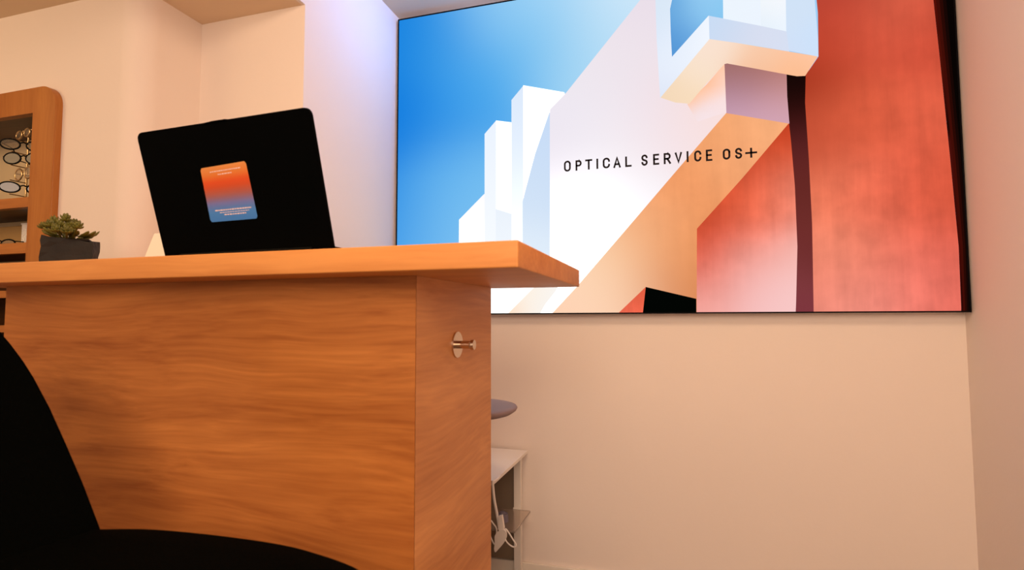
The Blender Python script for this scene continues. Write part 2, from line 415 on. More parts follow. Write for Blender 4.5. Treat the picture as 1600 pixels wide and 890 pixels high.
bmesh.ops.bevel(bm, geom=es, offset=.004, segments=3, affect='EDGES')
fr = obj('face_frame', bm, M['wood_cab'], cab)
smooth_by_angle(fr)
cabx = wood('cabinet_rail_veneer', (190, 124, 60), (156, 92, 42), 'X', contrast=.8)
r1a, r1b = zrail(308.5), zrail(324); r2a, r2b = zrail(379), zrail(395.5); r3a, r3b = at(6, 454, FY).z, at(6, 465, FY).z; r4a, r4b = at(5, 508, FY).z, at(5, 519, FY).z
for z0, z1 in ((r1b, r1a), (r2b, r2a), (r3b, r3a), (r4b, r4a), (CZ0-.04, CZ0+.03)):
    obj('rail', bx(x_l, xi-.0004, FY, YA-.0004, z0, z1), cabx, cab)
obj('stile', bx(x_l-.06, x_l-.0004, FY, YA-.0004, CZ0-.04, ztop), M['wood_cab'], cab)
CYB = YA+.17
g = .002
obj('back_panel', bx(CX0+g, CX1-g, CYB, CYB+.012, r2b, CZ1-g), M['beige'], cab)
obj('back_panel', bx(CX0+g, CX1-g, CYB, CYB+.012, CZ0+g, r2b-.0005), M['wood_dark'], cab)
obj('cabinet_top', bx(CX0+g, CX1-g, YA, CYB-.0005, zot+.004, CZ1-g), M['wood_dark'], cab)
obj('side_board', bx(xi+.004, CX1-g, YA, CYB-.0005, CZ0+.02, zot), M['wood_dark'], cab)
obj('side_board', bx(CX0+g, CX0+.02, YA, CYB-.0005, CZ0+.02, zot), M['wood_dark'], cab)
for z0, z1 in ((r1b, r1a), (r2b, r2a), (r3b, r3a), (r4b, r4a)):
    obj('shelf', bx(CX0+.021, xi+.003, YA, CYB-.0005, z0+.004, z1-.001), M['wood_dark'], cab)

# eyewear --------------------------------------------------------
def eyeglasses(c, label, rim, rx=.024, ry=.019, ang=.5, dark=True, tint=False, group='spectacles in the wooden display cabinet'):
    """a pair of spectacles standing on its own: rims in a plane turned by ang about Z, temples folded backwards"""
    t = thing('eyeglasses', label, 'glasses', c, group)
    X = Vector((math.cos(ang), math.sin(ang), 0)); Yb = Vector((-math.sin(ang), math.cos(ang), 0)); Z = Vector((0, 0, 1))
    c = Vector(c)+Z*ry
    bm = bmesh.new()
    for s in (-1, 1):
        cc = c+X*s*(rx+.008)
        tube(bm, [cc+X*math.cos(w)*rx+Z*math.sin(w)*ry*(1 if math.sin(w) > 0 else .97) for w in [2*math.pi*k/24 for k in range(24)]], .0026, n=8, closed=True)
    tube(bm, [c-X*.009+Z*.006, c+Z*.010, c+X*.009+Z*.006], .0022, n=8)
    f_ = obj('rims', bm, rim, t, smooth=True)
    for s in (-1, 1):
        bm = bmesh.new(); cc = c+X*s*(rx+.008)
        prism(bm, [(math.cos(w)*(rx-.002), math.sin(w)*(ry-.002)) for w in [2*math.pi*k/24 for k in range(24)]], .0012, frame4(cc, X, Z, X.cross(Z)))
        obj('lens', bm, M['lensd'] if tint else M['lensg'], t)
    for s in (-1, 1):
        o = c+X*s*(2*rx+.010)+Z*.006
        bm = bmesh.new(); tube(bm, spline([o, o+Yb*.03+Z*.001, o+Yb*.085+Z*.002-X*s*.006, o+Yb*.105-Z*.004-X*s*.008], 5), .0018, n=6)
        obj('temple', bm, rim, t, smooth=True)
    return t
plastic = M['black']
gl = YA+.035
gy = YA+.025
holder = thing('display_rod', 'upright wire eyewear rod in the upper opening of the wooden cabinet', 'display stand', (at(43, 300, gy).x, gy+.06, r1a))
hx = at(43, 250, gy+.06).x
bm = bmesh.new(); lathe(bm, (hx, gy+.06, r1a), [(.026, 0), (.026, .004), (.004, .006), (.004, .008)]); obj('base_disc', bm, M['white_pl'], holder)
zr = at(33, 200, gy+.06).z
bm = bmesh.new(); cyl(bm, (hx, gy+.06, r1a+.006), (hx, gy+.06, zr+.02), .003); obj('rod', bm, M['goldf'], holder)
for k, (y_, rim, lb) in enumerate(((216, M['goldf'], 'thin gold wire eyeglasses, topmost on the cabinet display rod'), (236, plastic, 'thick black eyeglasses just below the topmost pair on the cabinet rod'),
                                   (257, plastic, 'black eyeglasses in the middle of the cabinet rod'),
                                   (281, M['goldf'], 'pale gold round eyeglasses below the middle of the cabinet rod'), (303, plastic, 'dark eyeglasses lowest on the cabinet rod, just above the shelf'))):
    z = at(30, y_, gy).z
    bm = bmesh.new(); cyl(bm, (hx, gy+.06, z+.008), (hx, gy+.012, z+.008), .0018, n=8); obj('prong', bm, M['goldf'], holder)
    eyeglasses((at(36, y_, gy).x, gy, z), lb, rim, rx=(.020, .025, .026, .021, .025)[k], ry=(.013, .017, .0185, .019, .017)[k], ang=(-.2, .75, .35, -.15, .9)[k], tint=(k in (2, 4)))
eyeglasses((at(2, 376, YA+.05).x+.0, YA+.045, r2a+.003), 'black sunglasses lying on the lower cabinet shelf', plastic, rx=.026, ry=.012, ang=.15)
# white patterned box and a brown case on the lower shelf
bt = thing('trinket_box', 'small white fretwork box beside the right post of the lower cabinet shelf', 'box', (at(36, 372, gy+.04).x, gy+.06, r2a))
x0, x1 = at(31, 360, gy+.05).x, at(46, 360, gy+.05).x; zt_ = at(36, 350, gy+.05).z
bm = bmesh.new(); box(bm, x0, x1, gy+.055, gy+.09, r2a+.0005, zt_, bev=.001)
for i in range(3):
    for j in range(4):
        cx_ = x0+(i+.5)*(x1-x0)/3; cz_ = r2a+(j+.6)*(zt_-r2a)/4.6
        tube(bm, [(cx_+math.cos(w)*.004, gy+.0545, cz_+math.sin(w)*.0045) for w in [2*math.pi*k/10 for k in range(10)]], .001, n=5, closed=True)
obj('box_body', bm, M['white_pl'], bt)
obj('lid', bx(x0-.002, x1+.002, gy+.053, gy+.092, zt_, zt_+.004, bev=.001), M['white_pl'], bt)
x0, x1 = at(-20, 360, gy+.08).x, at(27, 360, gy+.08).x
tag(obj('glasses_case', bx(x0, x1, gy+.098, gy+.135, r2a+.0005, at(20, 353, gy+.1).z, bev=.006), mat('tan_leather', (190, 150, 92), .6, bump=.3, bscale=120)),
    'tan leather glasses case on the lower cabinet shelf', 'case')

# ------------------------------------------------------------------ black bar stool in the foreground
st = thing('bar_stool', 'black upholstered bar stool with a curved back in the left foreground', 'stool', (-.60, .40, 0))
# front line (x, z) of the backrest and plan outline of the seat
line = [(-1.100, 1.003), (-1.062, .996), (-1.034, .984), (-1.002, .960), (-.972, .934), (-.948, .910), (-.910, .865), (-.874, .815), (-.836, .760), (-.799, .700), (-.780, .665), (-.772, .645)]
BK0, BK1 = .17, .602
def backrest(bm):
    nj = 16; layers = []
    for lay in (0, 1):
        rows = []
        for i, (x, z) in enumerate(line):
            p0, p1 = line[max(i-1, 0)], line[min(i+1, len(line)-1)]
            t = Vector((p1[0]-p0[0], p1[1]-p0[1])).normalized(); n = Vector((t.y, -t.x))
            rows.append([])
            for j in range(nj+1):
                v = 2*j/nj-1; y = (BK0+BK1)/2+(BK1-BK0)/2*v
                o = .036*(1-.45*abs(v)**6)*lay*(1 if 0 < i else .6)+.018*(1-v*v)*(1 if i < 10 else .3)
                rows[-1].append(bm.verts.new((x+n.x*o, y, z+n.y*o)))
        layers.append(rows)
    a_, b_ = layers; ni = len(line)
    for L_ in layers:
        for i in range(ni-1):
            for j in range(nj): bm.faces.new((L_[i][j], L_[i+1][j], L_[i+1][j+1], L_[i][j+1]))
    for i in range(ni-1):
        for j in (0, nj): bm.faces.new((a_[i][j], a_[i+1][j], b_[i+1][j], b_[i][j]))
    for j in range(nj):
        for i in (0, ni-1): bm.faces.new((a_[i][j], a_[i][j+1], b_[i][j+1], b_[i][j]))
bm = bmesh.new(); backrest(bm); smooth_by_angle(obj('backrest', bm, M['fabric'], st), 50)
def catmull(pts, n=6):
    return [(v.x, v.y) for v in spline([(p[0], p[1], 0) for p in pts], n)]
plan = catmull([(-.832, .592), (-.800, .6045), (-.738, .624), (-.667, .6335), (-.585, .6375), (-.504, .635), (-.445, .624), (-.395, .610), (-.362, .594), (-.340, .565), (-.332, .52), (-.33, .40), (-.332, .28), (-.345, .215), (-.40, .18), (-.52, .16), (-.70, .165), (-.832, .185)])
cxs, cys = -.58, .40
bm = bmesh.new(); rings = []
for ins, z in ((.03, .632), (.008, .640), (0, .655), (0, .690), (.003, .6965), (.010, .7000), (.05, .699), (.12, .693)):
    rings.append([bm.verts.new((x+(cxs-x)/max(math.hypot(x-cxs, y-cys), .01)*ins, y+(cys-y)/max(math.hypot(x-cxs, y-cys), .01)*ins, z)) for x, y in plan])
for p, q in zip(rings, rings[1:]):
    for i in range(len(p)): bm.faces.new((p[i], p[(i+1) % len(p)], q[(i+1) % len(p)], q[i]))
bm.faces.new(rings[0][::-1]); bm.faces.new(rings[-1])
smooth_by_angle(obj('seat', bm, M['fabric'], st), 50)
bm = bmesh.new(); cyl(bm, (-.60, .40, .02), (-.60, .40, .64), .028); obj('column', bm, M['steel_dark'], st, smooth=False)
bm = bmesh.new(); lathe(bm, (-.60, .40, 0), [(.205, 0), (.21, .006), (.19, .014), (.05, .024), (.035, .035)]); obj('base', bm, M['steel_dark'], st)
bm = bmesh.new(); tube(bm, [(-.60+.15*math.cos(w), .40+.15*math.sin(w), .30) for w in [2*math.pi*k/32 for k in range(32)]], .011, closed=True)
tube(bm, [(-.60, .40, .30), (-.45, .40, .30)], .008); tube(bm, [(-.60, .40, .30), (-.75, .40, .30)], .008)
obj('foot_ring', bm, M['steel_dark'], st)

# ------------------------------------------------------------------ stool behind the counter
bs_y = 1.46; tipx = at(805, 640, bs_y).x; bz = at(780, 640, bs_y).z; RS = .16
bst = thing('round_stool', 'round mauve grey stool seat peeping out behind the counter', 'stool', (tipx-RS, bs_y, 0))
bm = bmesh.new(); lathe(bm, (tipx-RS, bs_y, bz), [(.11, -.014), (.145, -.012), (.157, -.004), (.16, .002), (.157, .006), (.14, .009), (.05, .009)], 56)
obj('seat', bm, M['seat'], bst, smooth=True)
bm = bmesh.new(); cyl(bm, (tipx-RS, bs_y, .02), (tipx-RS, bs_y, bz-.014), .022); obj('column', bm, M['steel_dark'], bst)
bm = bmesh.new(); lathe(bm, (tipx-RS, bs_y, 0), [(.14, 0), (.145, .008), (.03, .022), (.025, .03)]); obj('base', bm, M['steel_dark'], bst)

# ------------------------------------------------------------------ white side table with a glass shelf
TZ = .497; tx1 = -.545; tx0 = -1.03; ty0 = 1.624; ty1 = 2.036
tb = thing('side_table', 'low white side table with a clear shelf against the back wall, behind the counter', 'table', (tx1-.24, 1.83, 0))
obj('table_top', bx(tx0, tx1, ty0, ty1, TZ-.012, TZ, bev=.0015), M['white'], tb)
for lx_, ly_ in ((tx1-.047, 2.008), (tx0+.02, 2.008), (tx0+.02, 1.66)):
    obj('leg', bx(lx_, lx_+.026, ly_, ly_+.026, 0, TZ-.0125, bev=.001), M['white'], tb)
obj('back_panel', bx(tx0+.048, tx1-.049, 2.022, 2.030, .092, TZ-.0125), M['greypanel'], tb)
gs = obj('glass_shelf', bx(tx0+.05, -.527, 1.80, 2.004, .279, .285, bev=.0006), M['glass'], tb); gs['label'] = 'clear acrylic shelf reaching past the table leg'
obj('shelf_clip', bx(tx1-.049, tx1-.020, 2.0045, 2.0075, .27, .29), M['white'], tb)
# blue-grey roll on the glass shelf
bp_ = at(791, 809, 1.88)
bm = bmesh.new()
cyl(bm, (bp_.x-.012, 1.875, .2855), (bp_.x-.012, 1.875, .312), .021, .019, 28); cyl(bm, (bp_.x-.012, 1.875, .312), (bp_.x-.012, 1.875, .318), .012, .010, 20)
tag(obj('small_pot', bm, M['bluegrey']), 'small blurred blue grey pot on the clear shelf of the white table', 'pot')

# white clip hanging at the table's front corner
cyp = ty0-.022
cl_ = thing('hanging_clip', 'white plastic clip with oval loops hanging from the front corner of the white table', 'clip', at(783, 810, cyp))
def P(x, y, d=0): return at(x, y, cyp-d)
bm = bmesh.new(); tube(bm, spline([P(769.5, 750), P(770, 758), P(772, 778), P(776, 800), P(779, 818), P(781, 826)], 6), .0042, n=10)
h0 = P(769.5, 750)
tube(bm, spline([h0, Vector((h0.x+.001, h0.y+.004, TZ+.006)), Vector((h0.x+.002, ty0+.01, TZ+.0045)), Vector((h0.x+.002, ty0+.05, TZ+.0045))], 4), .0030, n=8)
obj('arm', bm, M['white_pl'], cl_, smooth=True)
n4 = lambda x, y, d=0: frame4(P(x, y, d), Vector((1, 0, 0)), Vector((0, 0, 1)), Vector((0, -1, 0)))
def outline(pts, c):
    q = [P(*p) for p in pts]; o = P(*c); return [(v.x-o.x, v.z-o.z) for v in q]
bm = bmesh.new(); prism(bm, outline([(781, 804), (786, 803), (789, 823), (788, 826), (782, 827), (780, 824)], (784, 815)), .012, n4(784, 815)); obj('clamp_block', bm, M['white_pl'], cl_)
def smooth_out(pts, n=5):
    P_ = [Vector(p+(0,)) for p in pts]; out = []; N_ = len(P_)
    for i in range(N_):
        a_, b_, c_, d_ = P_[i-1], P_[i], P_[(i+1) % N_], P_[(i+2) % N_]
        for k in range(n):
            t = k/n; v = .5*((2*b_)+(c_-a_)*t+(2*a_-5*b_+4*c_-d_)*t*t+(-a_+3*b_-3*c_+d_)*t**3); out.append((v.x, v.y))
    return out
pet = smooth_out([(779, 829), (786, 826), (791, 829), (792, 838), (787, 848), (780, 856), (775, 861), (773, 856), (774, 846), (774, 836)])
bm = bmesh.new(); prism(bm, outline(pet, (784, 840)), .006, n4(784, 840, .008)); obj('paddle', bm, M['white_pl'], cl_)
for pts in ([(789, 826), (793, 829), (800, 840), (806, 850), (804, 854), (798, 852), (791, 845), (789, 836)],
            [(776, 826), (771, 818), (766, 812), (762, 816), (764, 830), (768, 842), (773, 850), (775, 840)]):
    bm = bmesh.new(); tube(bm, [P(x, y, .004) for x, y in smooth_out(pts, 4)], .0022, n=8, closed=True); obj('loop', bm, M['white_pl'], cl_, smooth=True)

# ------------------------------------------------------------------ the light box
BY = 2.0
BX0, BX1, BZ0 = -1.092, .8705, 1.0125; BZ1 = 2.2545
lb = thing('light_box', 'large backlit light box of sky and coloured walls lettered OPTICAL SERVICE OS+', 'light box', ((BX0+BX1)/2, YB-.02, BZ0))
t_ = .006
for nm, a_ in (('frame_bar', (BX0, BX1, BY+.002, YB-.0005, BZ0, BZ0+t_)), ('frame_bar', (BX0, BX1, BY+.002, YB-.0005, BZ1-t_, BZ1)),
               ('frame_bar', (BX0, BX0+t_, BY+.002, YB-.0005, BZ0+t_, BZ1-t_)), ('frame_bar', (BX1-t_, BX1, BY+.002, YB-.0005, BZ0+t_, BZ1-t_))):
    obj(nm, bx(*a_), M['alu'], lb)
bm = bmesh.new(); g_ = .0048
for a_ in ((BX0, BX1, BY-.001, BY+.0018, BZ0, BZ0+g_), (BX0, BX1, BY-.001, BY+.0018, BZ1-g_, BZ1), (BX0, BX0+g_, BY-.001, BY+.0018, BZ0+g_, BZ1-g_), (BX1-g_, BX1, BY-.001, BY+.0018, BZ0+g_, BZ1-g_)):
    box(bm, *a_)
obj('gasket', bm, M['gasket'], lb)
obj('backing', bx(BX0+t_, BX1-t_, YB-.008, YB-.003, BZ0+t_, BZ1-t_), M['white'], lb)

def to2(p): q = at(p[0], p[1], BY); return (q.x, q.z)
# printed picture: flat colour fields (outline, colour samples as ((x, y), rgb)), back to front, all in the picture's own plane
fields = [
 ([(560, -60), (1560, -60), (1560, 520), (560, 520)],
  [((625, 60), (20, 128, 220)), ((625, 200), (12, 120, 218)), ((622, 330), (24, 134, 224)), ((660, 365), (70, 160, 230)), ((700, 360), (140, 202, 240)), ((690, 300), (88, 172, 232)), ((740, 280), (120, 190, 238)),
   ((700, 200), (40, 142, 226)), ((760, 140), (72, 164, 232)), ((830, 90), (90, 176, 234)), ((700, 60), (52, 150, 226)), ((780, 10), (136, 196, 238)), ((860, 0), (168, 214, 244)), ((880, 60), (110, 188, 234)), ((930, 60), (176, 218, 242)),
   ((900, 110), (168, 214, 240)), ((960, 0), (214, 232, 246)), ((960, 50), (196, 224, 244))]),
 ([(716, 500), (717, 343), (722, 338), (755, 304), (760, 300), (765, 500)], [((720, 345), (244, 242, 250)), ((750, 320), (240, 238, 248)), ((745, 380), (250, 250, 252))]),
 ([(757, 500), (757, 209), (775, 188), (776, 500)], [((765, 210), (222, 232, 248)), ((765, 370), (244, 246, 252))]),
 ([(775, 500), (775, 188), (800, 191), (800, 500)], [((785, 200), (250, 250, 254)), ((785, 360), (250, 252, 253))]),
 ([(774.5, 500), (774.5, 326), (800, 334), (800, 500)], [((780, 330), (226, 234, 246)), ((785, 380), (240, 246, 250))]),
 ([(799, 500), (799, 156), (818, 133), (818, 500)], [((808, 170), (214, 228, 246)), ((808, 260), (224, 234, 248)), ((808, 370), (246, 249, 252))]),
 ([(817.5, 500), (817.5, 133), (882, 144), (900, 500)], [((830, 150), (248, 251, 254)), ((840, 250), (253, 253, 254)), ((830, 380), (250, 252, 253))]),
 ([(816.5, 500), (816.5, 315), (820, 300), (836, 240), (858, 176), (866, 176), (866, 500)], [((850, 220), (196, 216, 242)), ((845, 300), (208, 226, 244)), ((840, 380), (222, 234, 246)), ((858, 300), (196, 214, 240))]),
 ([(859, 520), (859, 171), (885, 144), (1000, 0), (1050, -60), (1140, -60), (1140, 520)],
  [((865, 200), (232, 224, 236)), ((880, 170), (234, 230, 238)), ((940, 120), (232, 224, 232)), ((1000, 80), (236, 226, 232)), ((1015, 20), (228, 216, 228)), ((870, 300), (240, 234, 242)), ((900, 340), (250, 248, 249)), ((900, 400), (252, 252, 252)),
   ((960, 200), (240, 234, 240)), ((1040, 200), (240, 224, 230)), ((1100, 190), (244, 222, 222)), ((980, 300), (246, 242, 246)), ((1020, 150), (232, 218, 228)), ((860, 480), (254, 254, 254)), ((1110, 150), (246, 214, 204))]),
 ([(700, 520), (700, 440), (863, 440), (860, 520)], [((780, 460), (248, 252, 252)), ((780, 480), (250, 253, 253))]),
 ([(785, 500), (791, 492), (832, 451), (846, 436), (880, 430), (868, 455), (852, 475), (838, 500)], [((795, 490), (250, 214, 184)), ((835, 450), (250, 234, 216)), ((822, 470), (250, 236, 220)), ((845, 478), (243, 242, 240)), ((860, 450), (243, 242, 240))]),
 # peach band
 ([(850, 503), (859, 493), (900, 449), (995, 339), (1060, 263), (1135, 176), (1180, 184), (1233, 192), (1160, 278), (1089, 357), (1089, 520), (850, 520)],
  [((880, 488), (250, 206, 176)), ((930, 440), (248, 212, 180)), ((960, 400), (242, 196, 156)), ((1000, 360), (238, 178, 132)), ((1060, 290), (232, 146, 92)), ((1020, 330), (236, 160, 110)), ((1110, 220), (234, 158, 104)), ((1190, 205), (240, 170, 120)),
   ((1150, 260), (236, 158, 108)), ((1050, 380), (232, 158, 104)), ((1085, 400), (226, 142, 86)), ((1080, 440), (214, 132, 80)), ((1010, 430), (240, 186, 144)), ((980, 470), (248, 204, 174)), ((1040, 448), (196, 116, 72)), ((1085, 360), (228, 144, 92))]),
 ([(955, 500), (964, 491), (1009, 448), (1004, 500)], [((1000, 470), (232, 96, 66)), ((985, 488), (232, 104, 80))]),
 ([(1002, 510), (1009, 448), (1088, 466.5), (1088, 510)], [((1040, 480), (3, 5, 3))]),
 # red wall below the band
 ([(1088.5, 520), (1089, 357), (1160, 278), (1232, 193), (1245, 190), (1250, 520)],
  [((1230, 210), (186, 58, 30)), ((1180, 270), (196, 62, 32)), ((1110, 350), (196, 66, 36)), ((1150, 330), (212, 76, 42)), ((1220, 260), (214, 84, 44)), ((1235, 300), (236, 150, 130)), ((1180, 350), (232, 112, 82)), ((1095, 400), (214, 82, 54)), ((1110, 430), (232, 120, 98)),
   ((1100, 470), (236, 166, 158)), ((1170, 400), (236, 152, 138)), ((1160, 450), (240, 180, 174)), ((1230, 400), (242, 184, 176)), ((1200, 470), (242, 190, 190)), ((1235, 470), (244, 200, 198)), ((1200, 310), (232, 106, 70))]),
 # dark reveal
 ([(1222, 110), (1270, 110), (1275, 520), (1242, 520), (1244, 470), (1246, 385), (1242, 290), (1236, 220), (1233, 193)],
  [((1240, 130), (16, 6, 4)), ((1245, 160), (22, 6, 6)), ((1240, 185), (56, 18, 14)), ((1248, 220), (92, 34, 34)), ((1250, 280), (98, 38, 34)), ((1256, 380), (116, 48, 46)), ((1250, 430), (128, 60, 62)), ((1265, 400), (96, 36, 34)), ((1256, 475), (122, 52, 60)), ((1254, 330), (104, 42, 38))]),
 # big red wall
 ([(1270, -60), (1278, 20), (1279, 88), (1259, 117), (1258, 160), (1264, 250), (1269, 350), (1272, 520), (1502, 520), (1502, 480), (1498, 385), (1485, 250), (1469, 95), (1458, -5), (1452, -60)],
  [((1265, 130), (152, 46, 22)), ((1285, 60), (186, 62, 40)), ((1300, 0), (176, 64, 50)), ((1330, 60), (206, 82, 58)), ((1400, 20), (206, 92, 68)), ((1440, 60), (202, 76, 54)), ((1290, 200), (206, 90, 62)), ((1265, 220), (178, 66, 40)), ((1350, 180), (216, 92, 62)), ((1430, 180), (214, 92, 66)),
   ((1290, 300), (228, 120, 88)), ((1350, 300), (226, 104, 78)), ((1440, 300), (222, 96, 70)), ((1480, 300), (206, 80, 54)), ((1300, 400), (232, 136, 108)), ((1380, 400), (226, 114, 90)), ((1470, 400), (218, 96, 78)), ((1285, 470), (236, 146, 130)), ((1350, 470), (236, 140, 124)), ((1430, 460), (232, 126, 112)),
   ((1490, 470), (220, 100, 84)), ((1275, 440), (214, 110, 84))]),
 # dark shade at the far right
 ([(1452, -60), (1458, -5), (1469, 95), (1485, 250), (1498, 385), (1502, 480), (1502, 520), (1580, 520), (1580, -60)],
  [((1462, 0), (96, 18, 8)), ((1475, 95), (84, 18, 8)), ((1490, 250), (84, 18, 12)), ((1504, 385), (80, 14, 8)), ((1508, 470), (60, 12, 8)), ((1480, 0), (20, 4, 2)), ((1490, 95), (12, 4, 3)), ((1502, 250), (16, 5, 4)), ((1512, 385), (14, 4, 3)), ((1518, 470), (6, 3, 3)), ((1530, 200), (2, 4, 2))]),
 *[([(x0+k*4.2+t, y) for x0, y, t in ((1456, -60, 3*k/2), (1462, -5, 1.2*k), (1473, 95, .4*k), (1489, 250, .1*k), (1501, 385, -.6*k), (1505, 480, -1.2*k), (1505, 520, -1.2*k))]+[(1580, 520), (1580, -60)], [((1490, 95), c), ((1500, 300), c)]) for k, c in enumerate(((62, 12, 6), (40, 8, 4), (22, 6, 4), (8, 4, 3)))],
 # mauve pillar
 ([(1130, 96), (1229, 112), (1230, 150), (1233.5, 193), (1180, 184), (1134.5, 176.5)],
  [((1140, 108), (154, 102, 92)), ((1180, 115), (160, 102, 88)), ((1222, 122), (176, 116, 104)), ((1140, 135), (170, 124, 138)), ((1180, 140), (180, 132, 142)), ((1222, 150), (204, 148, 150)), ((1145, 168), (198, 158, 180)), ((1190, 175), (206, 162, 180)), ((1225, 182), (208, 164, 180))]),
 ([(1074, 163), (1084, 151), (1104, 132), (1132, 99), (1135, 176), (1120, 180), (1090, 190)], [((1130, 160), (245, 222, 222)), ((1100, 180), (242, 224, 228)), ((1120, 172), (244, 222, 224)), ((1085, 158), (248, 190, 150)), ((1110, 130), (250, 178, 128)), ((1130, 112), (250, 190, 150)), ((1115, 145), (248, 212, 198)), ((1092, 172), (240, 222, 226)), ((1130, 122), (248, 214, 204))]),
 # underside of the balcony
 ([(1031, 152), (1109, 60), (1200, 75), (1278, 88), (1258, 118.5), (1245, 119), (1228, 116), (1180, 107), (1136, 99), (1132, 100), (1104, 130), (1077, 162), (1055, 160)],
  [((1040, 150), (238, 212, 182)), ((1070, 150), (244, 216, 184)), ((1090, 110), (244, 222, 200)), ((1112, 66), (246, 222, 206)), ((1140, 80), (244, 220, 200)), ((1180, 90), (246, 200, 166)), ((1230, 100), (246, 186, 146)), ((1250, 115), (244, 178, 128)), ((1180, 104), (234, 176, 138)), ((1270, 90), (250, 200, 168)), ((1200, 76), (246, 202, 172))]),
 # balcony faces
 ([(1018, -60), (1024, -5), (1026, 60), (1030, 130), (1031.5, 153), (1108.5, 61), (1108.5, 20), (1060, -60)],
  [((1030, 10), (214, 228, 242)), ((1035, 90), (226, 234, 248)), ((1036, 140), (214, 222, 240)), ((1060, 95), (240, 244, 252)), ((1095, 55), (243, 246, 252)), ((1046, 60), (206, 222, 242))]),
 ([(1048, -60), (1050, 0), (1047, 14), (1048, 50), (1050, 88.5), (1107, 24.5), (1131, 29), (1129, -60)],
  [((1050, 60), (78, 144, 208)), ((1060, 20), (98, 162, 216)), ((1052, 82), (84, 148, 210)), ((1090, 20), (132, 190, 234)), ((1100, 5), (150, 204, 240)), ((1126, 20), (132, 196, 236)), ((1075, 50), (112, 172, 224))]),
 ([(1129, -60), (1130, 29.5), (1189, 41), (1188, -60)], [((1140, 10), (232, 240, 248)), ((1180, 30), (232, 240, 250))]),
 ([(1187.5, -60), (1189, 40.5), (1229, 49), (1227, -60)], [((1195, 35), (220, 232, 244)), ((1200, 5), (240, 243, 246)), ((1225, 10), (243, 245, 250)), ((1225, 40), (232, 242, 252))]),
 ([(1227, -60), (1228.5, 48), (1232, 79), (1278.5, 88.5), (1278, 60), (1273, 0), (1270, -60)], [((1240, 10), (204, 222, 242)), ((1265, 60), (200, 222, 246)), ((1240, 70), (206, 220, 242)), ((1235, 30), (206, 222, 242))]),
 ([(1107.5, 24.5), (1130, 29), (1189, 40.5), (1229, 49), (1233, 80.5), (1180, 71), (1108.5, 61)], [((1112, 40), (196, 216, 240)), ((1150, 55), (206, 216, 236)), ((1200, 60), (216, 218, 234)), ((1228, 60), (208, 220, 240))]),
]
def clip_to(bm, co, no):
    bmesh.ops.bisect_plane(bm, geom=bm.verts[:]+bm.edges[:]+bm.faces[:], plane_co=co, plane_no=no, clear_outer=True)
pm = bmesh.new(); pcl = pm.verts.layers.float_color.new('print')
ix0, ix1, iz0, iz1 = BX0+g_, BX1-g_, BZ0+g_, BZ1-g_
for k, (poly, samples) in enumerate(fields):
    b = bmesh.new(); Y_ = BY+.0012-k*.00004
    b.faces.new([b.verts.new((*to2(p), 0)) for p in poly])
    bmesh.ops.triangulate(b, faces=b.faces[:])
    for co, no in (((ix0, 0, 0), (-1, 0, 0)), ((ix1, 0, 0), (1, 0, 0)), ((0, iz0, 0), (0, -1, 0)), ((0, iz1, 0), (0, 1, 0))): clip_to(b, co, no)
    if not b.faces: b.free(); continue
    xs = [v.co.x for v in b.verts]; zs = [v.co.y for v in b.verts]; step = .026
    for lo, hi, ax in ((min(xs), max(xs), 0), (min(zs), max(zs), 1)):
        n = int((hi-lo)/step)
        for i in range(1, n+1):
            co = [0, 0, 0]; no = [0, 0, 0]; co[ax] = lo+i*(hi-lo)/(n+1); no[ax] = 1
            bmesh.ops.bisect_plane(b, geom=b.verts[:]+b.edges[:]+b.faces[:], plane_co=co, plane_no=no)
    sm = []
    for p, c in samples:                      # the fully lit white parts of the box are brighter than the paper white of the rest
        c = srgb(c); g0 = min(1, max(0, (min(c)-.90)/.08)); g1 = 1.03 if c[0] > 2.6*c[2] and c[0] > .4 else 1; sm.append((to2(p), tuple(x*(1+1.0*g0)*g1 for x in c)))
    vm = {}
    nn = [min([math.dist(p, q) for q, _ in sm if q != p] or [.1]) for p, _ in sm]
    sg = 2*(.85*sum(nn)/len(nn))**2
    for v in b.verts:
        ws = 0; acc = [0, 0, 0]
        for (sx_, sz_), c in sm:
            d2 = (v.co.x-sx_)**2+(v.co.y-sz_)**2; w = math.exp(-d2/sg)+1e-5/(d2+.01); ws += w
            for j in range(3): acc[j] += w*c[j]
        q = pm.verts.new((v.co.x, Y_, v.co.y)); q[pcl] = (*[x/ws for x in acc], 1); vm[v] = q
    for f_ in b.faces: pm.faces.new([vm[v] for v in f_.verts])
    b.free()
